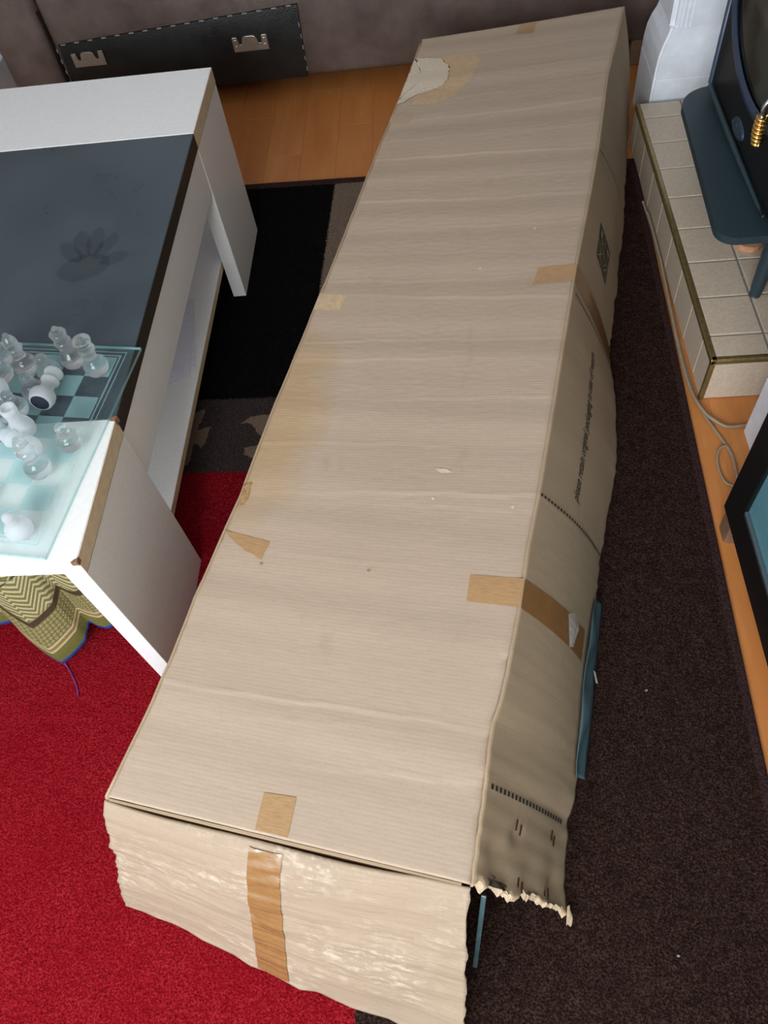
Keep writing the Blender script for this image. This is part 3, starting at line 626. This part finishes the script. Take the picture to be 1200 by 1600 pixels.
# ------------------------------------------------------------------ woven throw hanging over the near end of the shelf
path = catmull([(-1.10, .63, 0), (-1.0, .622, 0), (-.91, .632, 0), (-.858, .640, 0), (-.850, .628, 0), (-.856, .612, 0), (-.832, .592, 0), (-.805, .585, 0), (-.775, .595, 0), (-.750, .612, 0), (-.742, .630, 0), (-.735, .640, 0), (-.715, .632, 0), (-.695, .630, 0), (-.672, .640, 0), (-.655, .650, 0)], 10)
L = [0]
for a, b in zip(path, path[1:]): L.append(L[-1]+(b-a).length)
hem = np.interp([p.x for p in path], [-1.1, -.95, -.88, -.852, -.812, -.75, -.738, -.70, -.66], [.085, .10, .108, .088, .016, .060, .085, .078, .095])
vs_ = []; uv = []; nr = 46
for j in range(nr):
    s = j/(nr-1)
    for i, p in enumerate(path):
        z = hem[i] + (.36-hem[i])*s; y = p.y + .006*math.sin(9*s+.15*i)*s
        y = .655+(y-.655)*(1-.75*max(0, s-.1)) if s < .85 else y
        if s > .8: y += (s-.8)*.25; z -= (s-.8)**2*1.3
        vs_.append((p.x+.003*math.sin(6*s+1)*s, y, z)); uv.append((L[i], (z-hem[i]) if s <= .8 else (.36-hem[i])*s))
n = len(path); fs_ = [(j*n+i, j*n+i+1, (j+1)*n+i+1, (j+1)*n+i) for j in range(nr-1) for i in range(n-1)]
th = obj('woven_throw', vs_, fs_, THROW, None, True, uv); solid(th, .003, 0)
tag(th, 'olive and cream woven throw with blue hem hanging under the white table', 'throw')
tube('loose_thread', [(-.812, .588, .018), (-.800, .575, .010), (-.785, .555, .0095), (-.772, .535, .0098), (-.765, .515, .0095)], .0013, PURPLE, th, 6)

# ------------------------------------------------------------------ glass chess board
O = Vector((-.6075, .5515, ZT+.0005)); dy = Vector((.0614, .4230, 0)).normalized(); dx = Vector((-dy.y, dy.x, 0)); BL = .4275
def bw(a, b, z=0): return O + dx*a + dy*b + Vector((0, 0, z))
cb_ = empty('chess_board', bw(BL/2, BL/2), 'square glass chess board with etched squares on the near end of the white table', 'chess board')
bev = .009; q = [bw(a, b, z) for z, i in ((0, 0), (.006, 0), (.010, bev)) for a, b in ((i, i), (BL-i, i), (BL-i, BL-i), (i, BL-i))]
f = [(3, 2, 1, 0), (8, 9, 10, 11)] + [(k, (k+1) % 4, 4+(k+1) % 4, 4+k) for k in range(4)] + [(4+k, 4+(k+1) % 4, 8+(k+1) % 4, 8+k) for k in range(4)]
gp = obj('glass_plate', q, f, [PLATE, PLATE_EDGE], cb_)
for p in list(gp.data.polygons)[2:6]: p.material_index = 1
mg = .0305; pt = (BL-2*mg)/8; sqm = None
for i in range(8):
    for j in range(8):
        if (i+j) % 2:
            if sqm is None:
                o = box('etched_square', (-pt/2, -pt/2, 0), (pt/2, pt/2, .0002), ETCH); sqm = o.data
            else: o = bpy.data.objects.new('etched_square', sqm); COL.objects.link(o)
            o.parent = cb_; o.location = bw(mg+pt*(i+.5), mg+pt*(j+.5), .0102)-cb_.location; o.rotation_euler = (0, 0, math.atan2(dy.y, dy.x)-PI/2)
for ins_, w_ in ((.017, .0022), (.0245, .0035)):
    a0, a1 = ins_, BL-ins_
    q = [bw(a, b, .0103) for r in (0, w_) for a, b in ((a0+r, a0+r), (a1-r, a0+r), (a1-r, a1-r), (a0+r, a1-r))]
    obj('etched_border', q, [(k, (k+1) % 4, 4+(k+1) % 4, 4+k) for k in range(4)], ETCH_LINE, cb_)
PAWN = [(.001, 0), (.0165, 0), (.0185, .003), (.0205, .011), (.0195, .018), (.0155, .0245), (.0105, .0275), (.0108, .0300), (.0088, .0312), (.0108, .0330), (.0086, .0350), (.0088, .038), (.0097, .0415), (.0090, .0455), (.0060, .0495), (.001, .0508)]
BISHOP = [(.001, 0), (.0170, 0), (.0190, .003), (.0210, .012), (.0200, .020), (.0150, .0275), (.0115, .0305), (.0118, .033), (.0108, .036), (.0105, .046), (.0130, .0485), (.0150, .0515), (.0130, .0545), (.0110, .0560), (.0122, .062), (.0118, .068), (.0085, .0755), (.0042, .0800), (.0044, .0828), (.0025, .0845), (.0006, .0848)]
QUEEN = [(.001, 0), (.0170, 0), (.0190, .003), (.0212, .012), (.0200, .020), (.0145, .027), (.0112, .0305), (.0108, .040), (.0112, .046), (.0150, .0495), (.0152, .0525), (.0118, .0550), (.0120, .0590), (.0150, .0670), (.0158, .0715), (.0140, .0740), (.0080, .0735), (.0040, .0750), (.0042, .0775), (.0006, .0790)]
KING = [(.001, 0), (.0175, 0), (.0195, .003), (.0212, .013), (.0195, .022), (.0130, .0290), (.0112, .0330), (.0125, .045), (.0150, .0490), (.0145, .0520), (.0110, .0545), (.0130, .0620), (.0148, .0690), (.0125, .0720), (.0055, .0745), (.0048, .0775), (.0055, .0800), (.0035, .0825), (.0006, .0830)]
ROOK = [(.001, 0), (.0170, 0), (.0195, .003), (.0212, .013), (.0190, .022), (.0135, .030), (.0115, .038), (.0112, .048), (.0130, .0525), (.0132, .0620), (.0100, .0625), (.0095, .0580), (.0006, .0578)]
protos = {}
def piece(kind, prof, mat_, x, y, label, tilt=None, felt=False, group='glass chess pieces'):
    key = (kind, mat_.name)
    if key not in protos:
        v, f = lathe_data(prof, 28); o = obj('chess_'+kind, v, f, mat_, None, True, local=True); protos[key] = o.data
    else: o = bpy.data.objects.new('chess_'+kind, protos[key]); COL.objects.link(o)
    o.location = (x, y, ZT+.0110)
    if tilt is not None: o.rotation_euler = Vector(tilt).to_track_quat('Z', 'Y').to_euler(); o.location.z += .0205
    tag(o, label, 'chess piece', group)
    if felt: lathe('felt_pad', [(.001, -.0008), (.0150, -.0008), (.0150, -.0001), (.001, -.0001)], FELT, o, 24)
    return o
K = .987
for kind, prof, m, x, y, lab in (
    ('bishop', BISHOP, CLEAR, -.749, .946, 'clear glass bishop with pointed head near the far edge of the board'),
    ('pawn', PAWN, CLEAR, -.700, .927, 'clear glass pawn standing just right of the tall clear bishop'),
    ('king', KING, CLEAR, -.665, .956, 'clear glass king touching the queen in the far right corner of the board'),
    ('queen', QUEEN, CLEAR, -.616, .932, 'clear glass queen with flat flared head, nearest the far right corner of the board'),
    ('pawn', PAWN, CLEAR, -.716, .884, 'clear glass pawn leaning against the toppled frosted queen'),
    ('pawn', PAWN, CLEAR, -.737, .846, 'clear glass pawn between the toppled frosted queen and the frosted rook'),
    ('bishop', BISHOP, CLEAR, -.790, .930, 'clear glass bishop behind the cut-off pieces at the left edge of the photo'),
    ('pawn', PAWN, CLEAR, -.800, .975, 'clear glass pawn furthest left along the far edge of the board'),
    ('rook', ROOK, FROST, -.712, .800, 'frosted white rook standing on the line between black and white table panels'),
    ('queen', QUEEN, FROST, -.786, .890, 'tall frosted white queen cut off by the left edge of the photo'),
    ('pawn', PAWN, CLEAR, -.760, .838, 'greenish clear glass pawn left of the standing frosted rook'),
    ('knight', BISHOP, CLEAR, -.762, .795, 'greenish clear glass bishop cut by the photo edge, nearest of that cluster'),
    ('pawn', PAWN, CLEAR, -.623, .768, 'clear glass pawn alone near the right edge of the board'),
    ('bishop', BISHOP, CLEAR, -.662, .717, 'clear glass bishop standing against the fallen frosted bishop'),
    ('pawn', PAWN, FROST, -.660, .602, 'frosted white pawn alone in the near right corner of the board')):
    piece('bishop' if kind == 'knight' else kind, prof, m, x*K, y*K, lab)
q1 = piece('queen', QUEEN, FROST, -.690*K, .846*K, 'toppled frosted white queen showing its dark felt base', tilt=(.004, .09, -.006), felt=True)
q2 = piece('bishop', BISHOP, FROST, -.672*K, .742*K, 'frosted white bishop fallen over beside the clear bishop', tilt=(-.07, .045, .0))

# ------------------------------------------------------------------ hearth
ht = empty('tiled_hearth', (.8, 1.7, 0), 'raised beige tiled hearth with a brass edge strip under the black stove', 'hearth')
HX, HY0, HY1, HZ = .556, 1.198, 2.220, .125
box('bed', (HX+.003, HY0+.003, .0), (1.118, HY1, HZ-.003), GROUT, ht)
ys = [HY0+.008, 1.272, 1.395, 1.518, 1.644, 1.771, 1.897, 2.019, 2.143, HY1]; xs = [HX+.008, .680, .800, .920, 1.040, 1.116]
jt = .0028
for i in range(len(xs)-1):
    for j in range(len(ys)-1): 
        dz = random.uniform(-.0004, .0004); box('tile', (xs[i]+jt, ys[j]+jt, HZ-.006), (xs[i+1]-jt, ys[j+1]-jt, HZ+dz), TILE, ht, .0016, 2)
yf = [HY0+.008, 1.275, 1.390, 1.512, 1.641, 1.774, 1.907, 2.040, 2.165, HY1]
for j in range(len(yf)-1): box('tile', (HX, yf[j]+.0016, .002), (HX+.006, yf[j+1]-.0016, HZ-.010), TILE, ht, .0012, 2)
xf = [HX+.008, .700, .830, .960, 1.116]
for i in range(len(xf)-1): box('tile', (xf[i]+.0016, HY0, .002), (xf[i+1]-.0016, HY0+.006, HZ-.010), TILE, ht, .0012, 2)
prism('edge_strip', [(HX-.002, HZ-.012), (HX-.002, HZ-.003), (HX+.001, HZ+.001), (HX+.009, HZ+.001), (HX+.009, HZ-.004), (HX+.003, HZ-.012)], 'y', HY0-.002, HY1, BRASS, ht, .0008)
prism('edge_strip', [(HY0-.002, HZ-.012), (HY0-.002, HZ-.003), (HY0+.001, HZ+.001), (HY0+.009, HZ+.001), (HY0+.009, HZ-.004), (HY0+.003, HZ-.012)], 'x', HX-.002, 1.116, BRASS, ht, .0008)
prism('edge_strip', rrect(HX-.002, HY0-.002, HX+.008, HY0+.008, .001, 3, (.004, .001, .001, .001)), 'z', .0, HZ-.012, BRASS, ht)
# ------------------------------------------------------------------ fireplace surround
fs = empty('fireplace_surround', (.85, 1.7, 0), 'white painted fireplace surround with fluted pilasters either side of the hearth', 'fireplace')
def pilaster(y0, y1, x0):
    fl_ = 6; prof = []
    x1 = 1.118
    # plan outline with stepped moulding at the front corners
    plan = [(x0, y0+.022), (x0, y1-.022), (x0+.012, y1-.018), (x0+.012, y1-.006), (x0+.026, y1), (x1, y1), (x1, y0), (x0+.060, y0)]
    for k in range(3):
        xx = x0+.052-k*.012; plan += [(xx, y0), (xx-.003, y0+.004), (xx-.006, y0+.004), (xx-.008, y0)]
    plan += [(x0+.012, y0+.006), (x0+.012, y0+.018)]
    p = prism('pilaster', plan, 'z', .20, 1.10, WHITE_PAINT, fs, loc=(x0, (y0+y1)/2, 0))
    # plinth: block, then a hollow curve up to the shaft
    vs_, f_ = [], []
    prof = [(.042, 0), (.042, .168), (.040, .172), (.041, .176), (.040, .200), (.034, .235), (.022, .262), (.008, .282), (.0, .30)]
    for d, z in prof: vs_ += [(x0-d*.62, y0-d*.35, z), (x0-d*.62, y1+d*.35, z), (x1, y1+d*.35, z), (x1, y0-d*.35, z)]
    for i in range(len(prof)-1):
        for k in range(4): f_.append((4*i+k, 4*i+(k+1) % 4, 4*i+4+(k+1) % 4, 4*i+4+k))
    f_ += [(3, 2, 1, 0), tuple(4*(len(prof)-1)+k for k in range(4))]
    bm = bmesh.new(); bv = [bm.verts.new(v) for v in vs_]
    for q in f_: bm.faces.new([bv[k] for k in q])
    bmesh.ops.bevel(bm, geom=[e for e in bm.edges if abs(e.verts[0].co.z-e.verts[1].co.z) > .001], offset=.006, segments=2, affect='EDGES')
    from_bm(bm, 'plinth', WHITE_PAINT, p)
pilaster(2.262, 2.44, .628); pilaster(.945, 1.09, .658)
box('mantel_shelf', (.60, .90, 1.16), (1.118, 2.48, 1.20), WHITE_PAINT, fs, .006); box('frieze', (.64, .945, 1.10), (1.118, 2.44, 1.16), WHITE_PAINT, fs, .004)
# ------------------------------------------------------------------ wood-burning stove
stv = empty('wood_stove', (.83, 1.64, HZ), 'black iron wood stove with an oval door and brass coil handle on tiled hearth', 'stove')
SX, SY0, SY1 = .660, 1.33, 1.945
box('body', (SX, SY0, .314), (1.0, SY1, .90), IRON, stv, .014, 3, 'auto')
tq = [(x+.046*(y-1.40), y) for x, y in rrect(.5635, 1.374, .74, 1.962, .05, 10, (.045, .002, .002, .085))]
prism('ash_shelf', tq, 'z', .283, .301, TRAY, stv, .005, 3, 'auto')
box('skirt', (.70, 1.36, .255), (.98, 1.93, .314), IRON, stv, .01)
tube('bottom_rail', [(.655, 1.922, .322), (.654, 1.66, .320), (.654, 1.412, .322)], [.007, .007, .0035], TRAY, stv, 10)
tube('corner_rail', [(SX+.002, SY1-.004, .32), (SX+.002, SY1-.004, .90)], .008, RING, stv, 8, False)
for lx, ly in ((.690, 1.392), (.690, 1.90), (.96, 1.392), (.96, 1.90)):
    sg = 1 if ly < 1.6 else -1
    tube('leg', [(lx-.002, ly-.002*sg, HZ+.002), (lx, ly, .18), (lx+.006, ly+.008*sg, .24), (lx+.012, ly+.012*sg, .284)], [.0125, .016, .020, .026], TRAY, stv, 14)
cy_, cz_ = 1.635, .622
def oval(name, a, b, x0, x1, m, parent, inner=None, n=56):
    vs_ = []; 
    for x, s in ((x1, 0), (x0, 0), (x0, .010), (x0+.004, .022)):
        for k in range(n): q = 2*PI*k/n; vs_.append((x, cy_+(a-s)*math.cos(q), cz_+(b-s)*math.sin(q)))
    f_ = [(r*n+k, r*n+(k+1) % n, (r+1)*n+(k+1) % n, (r+1)*n+k) for r in range(3) for k in range(n)]
    return obj(name, vs_, f_, m, parent, True)
dr = oval('door_ring', .292, .196, SX-.014, SX+.001, RING, stv)
vs_ = [(SX-.004-.010*(1-r*r), cy_+.271*r*math.cos(2*PI*k/56), cz_+.175*r*math.sin(2*PI*k/56)) for r in (1, .75, .5, .25) for k in range(56)]
f_ = [(r*56+k, r*56+(k+1) % 56, (r+1)*56+(k+1) % 56, (r+1)*56+k) for r in range(3) for k in range(56)] + [tuple(3*56+k for k in range(56))]
obj('door_glass', vs_, f_, DOORGLASS, dr, True)
# coil handle
hx, hy = .632, 1.512
hd = tube('door_handle', [(SX-.002, hy+.002, .515), (.640, hy+.002, .512), (hx, hy+.001, .500), (hx, hy, .480)], .0052, CHROME, stv, 10)
cp = [(hx+.0095*(.75+.35*math.sin(PI*(i/97)))*math.cos(i*.44), hy-.012*(i/97)+.0095*(.75+.35*math.sin(PI*(i/97)))*math.sin(i*.44), .482-.052*(i/97)) for i in range(98)]
tube('coil_grip', cp, .0043, BRASS_BRIGHT, hd, 8, False)
# oval badge with a raised rim and scroll
bdg = obj('badge', [(SX-.003, 1.682+.040*math.cos(2*PI*k/30), .354+.016*math.sin(2*PI*k/30)) for k in range(30)] + [(SX+.001, 1.682+.042*math.cos(2*PI*k/30), .354+.0175*math.sin(2*PI*k/30)) for k in range(30)],
          [tuple(range(30))] + [(k, (k+1) % 30, 30+(k+1) % 30, 30+k) for k in range(30)], RING, stv)
tube('badge_rim', [(SX-.004, 1.682+.039*math.cos(2*PI*k/30), .354+.0152*math.sin(2*PI*k/30)) for k in range(31)], .0014, BADGE, bdg, 6, False)
tube('badge_relief', [(SX-.004, 1.706, .352), (SX-.004, 1.696, .360), (SX-.004, 1.686, .352), (SX-.004, 1.676, .358), (SX-.004, 1.662, .350)], .0016, BADGE, bdg, 6)
tc = prism('terracotta_coloured_piece', jag([(.715+.035*math.cos(a), 1.575+.040*math.sin(a)) for a in np.linspace(PI*.8, PI*2.0, 14)], .001, .01), 'z', HZ+.0006, HZ+.016, TERRA, None, .002)  # small half-round piece in a terracotta colour
tag(tc, 'small rounded terracotta-coloured piece lying on the hearth under the stove shelf', 'tile')

# ------------------------------------------------------------------ sofa
sf = empty('leather_sofa', (-.35, 3.05, 0), 'brown leather sofa with a black front panel and two metal brackets', 'sofa')
FY = 2.660
box('seat_base', (-1.272, FY, .072), (.78, 3.45, .40), SUEDE, sf, .022, 4, 'auto')
box('arm', (-1.462, FY-.012, .05), (-1.276, 3.5, .62), SUEDE, sf, .03, 4, 'auto')
for x0, x1 in ((-1.268, -.25), (-.246, .77)): box('seat_cushion', (x0, FY-.01, .385), (x1, 3.2, .50), SUEDE, sf, .035, 5, 'auto')
box('backrest', (-1.27, 3.2, .40), (.78, 3.5, .85), SUEDE, sf, .05, 5, 'auto')
fp = prism('front_panel', [(-1.262, .078), (-.448, .078), (-.440, .302), (-1.250, .258)], 'y', FY-.010, FY+.002, BLACKLEATHER, sf, .004, 2, 'auto')
for i in range(17):
    s = (i+.4)/17; x = -1.25+.81*s; z = .2585+.044*s
    box('stitch', (x-.008, FY-.013, z-.002), (x+.008, FY-.0095, z+.0012), STITCH, fp, .0006, 1)
for x, sx in ((-1.2585, 1), (-.4455, -1)):
    for k in range(5):
        z = .10+.034*k; box('stitch', (x-.0014, FY-.013, z), (x+.0014, FY-.0095, z+.013), STITCH, fp, .0006, 1)
def bracket(x0, x1, z0, z1):
    w = x1-x0; h = z1-z0
    P_ = [(0, 0), (1, 0), (1, .96), (.985, 1), (.86, 1), (.845, .96), (.835, .50), (.80, .42), (.75, .42), (.715, .52), (.70, .80), (.66, .94), (.58, 1), (.38, 1), (.32, .95), (.285, .82), (.27, .52), (.245, .42), (.19, .42), (.165, .50), (.15, .92), (.13, .97), (.02, .97), (0, .93)]
    b = prism('bracket', [(x0+w*p[0], z0+h*p[1]) for p in P_], 'y', FY-.0165, FY-.0125, STEEL, fp, .001, 2)
    for u_ in (.09, .91):
        for zz in (.35, .75): box('screw', (x0+w*u_-.0035, FY-.0185, z0+h*zz-.0035), (x0+w*u_+.0035, FY-.016, z0+h*zz+.0035), STEEL, fp, .0015, 2)
bracket(-1.218, -1.108, .187, .232); bracket(-.672, -.556, .182, .228)
for x, y in ((.655, 2.70), (-1.40, 2.70), (.655, 3.4), (-1.40, 3.4)): prism('foot', rrect(x-.035, y-.035, x+.035, y+.035, .012, 4), 'z', .0, .09 if x > 0 else .055, FOOTWOOD, sf, .004)
tube('seam', [(-1.275, FY-.004, .075), (-1.274, FY-.006, .2), (-1.274, FY-.004, .36)], .003, BLACKLEATHER, sf, 6)
# ------------------------------------------------------------------ black cabinet with glass door
kb = empty('glass_cabinet', (.74, .33, 0), 'black cabinet with a teal glass door, cut off by the right edge of the photo', 'cabinet')
KX, KY0, KY1, KZ0, KZ1 = .524, -.20, .868, .056, .60
box('carcass', (KX+.022, KY0, KZ0), (.96, KY1, KZ1), BLACKWOOD, kb, .002, 1)
dr = box('glass_door', (KX+.012, KY0+.005, KZ0+.004), (KX+.0215, KY1-.003, KZ1-.004), BLACKWOOD, kb)
fw = .072
box('stile', (KX, KY1-fw, KZ0+.002), (KX+.021, KY1-.001, KZ1-.002), BLACKWOOD, dr, .0015, 1); box('stile', (KX, KY0+.001, KZ0+.002), (KX+.021, KY0+fw, KZ1-.002), BLACKWOOD, dr, .0015, 1)
box('rail', (KX, KY0+fw+.0005, KZ0+.002), (KX+.021, KY1-fw-.0005, KZ0+.082), BLACKWOOD, dr, .0015, 1); box('rail', (KX, KY0+fw+.0005, KZ1-.09), (KX+.021, KY1-fw-.0005, KZ1-.002), BLACKWOOD, dr, .0015, 1)
box('pane', (KX+.008, KY0+fw, KZ0+.083), (KX+.0118, KY1-fw, KZ1-.091), PANE, dr); box('glazing_bead', (KX+.001, KY0+fw, KZ0+.0825), (KX+.0078, KY1-fw-.001, KZ0+.0905), LIP, dr, .001, 1)
for x, y in ((.548, .835), (.93, .835), (.548, -.16), (.93, -.16)): prism('foot', rrect(x-.022, y-.022, x+.022, y+.022, .006, 3), 'z', .0, KZ0, FOOTWOOD, kb)
# ------------------------------------------------------------------ cables, crumbs
for i, (pts, r, lab) in enumerate((
    ([(.546, 1.92, .0125), (.549, 1.80, .0125), (.548, 1.66, .0125), (.546, 1.50, .0062), (.544, 1.35, .0038), (.546, 1.225, .0038), (.556, 1.15, .0038), (.576, 1.085, .0038), (.590, 1.03, .0038), (.588, .95, .0038), (.60, .84, .0038)], .0032, 'grey cable along the foot of the hearth, running straight behind the black cabinet'),
    ([(.547, 1.86, .0200), (.548, 1.80, .0200), (.547, 1.66, .0200), (.542, 1.50, .0145), (.537, 1.35, .0125), (.538, 1.225, .0125), (.554, 1.150, .0125), (.586, 1.112, .0095), (.606, 1.108, .006), (.640, 1.112, .0045), (.70, 1.118, .0045)], .0036, 'thicker grey cable along the hearth, bending round the hearth corner'),
    ([(.580, 1.052, .0105), (.566, 1.045, .0100), (.557, 1.022, .006), (.556, .990, .0035), (.562, .960, .0035), (.580, .945, .0035), (.583, .90, .0035), (.590, .84, .0035)], .0026, 'looped thin grey cable beside the black cabinet corner'))):
    o = tube('cable', pts, r, CABLE, None, 8); tag(o, lab, 'cable', 'grey cables by the hearth')
for i, (x, y, lab) in enumerate(((.322, .505, 'tiny pale crumb on the dark rug, right of the carton'), (.300, .085, 'small grey flake on the dark rug near the bottom right of the photo'))):
    a = [(x+.003*math.cos(k*1.05)*random.uniform(.6, 1.2), y+.002*math.sin(k*1.05)*random.uniform(.6, 1.2)) for k in range(6)]
    o = prism('crumb', a, 'z',   .0085, .0105, GROUT); tag(o, lab, 'crumb')
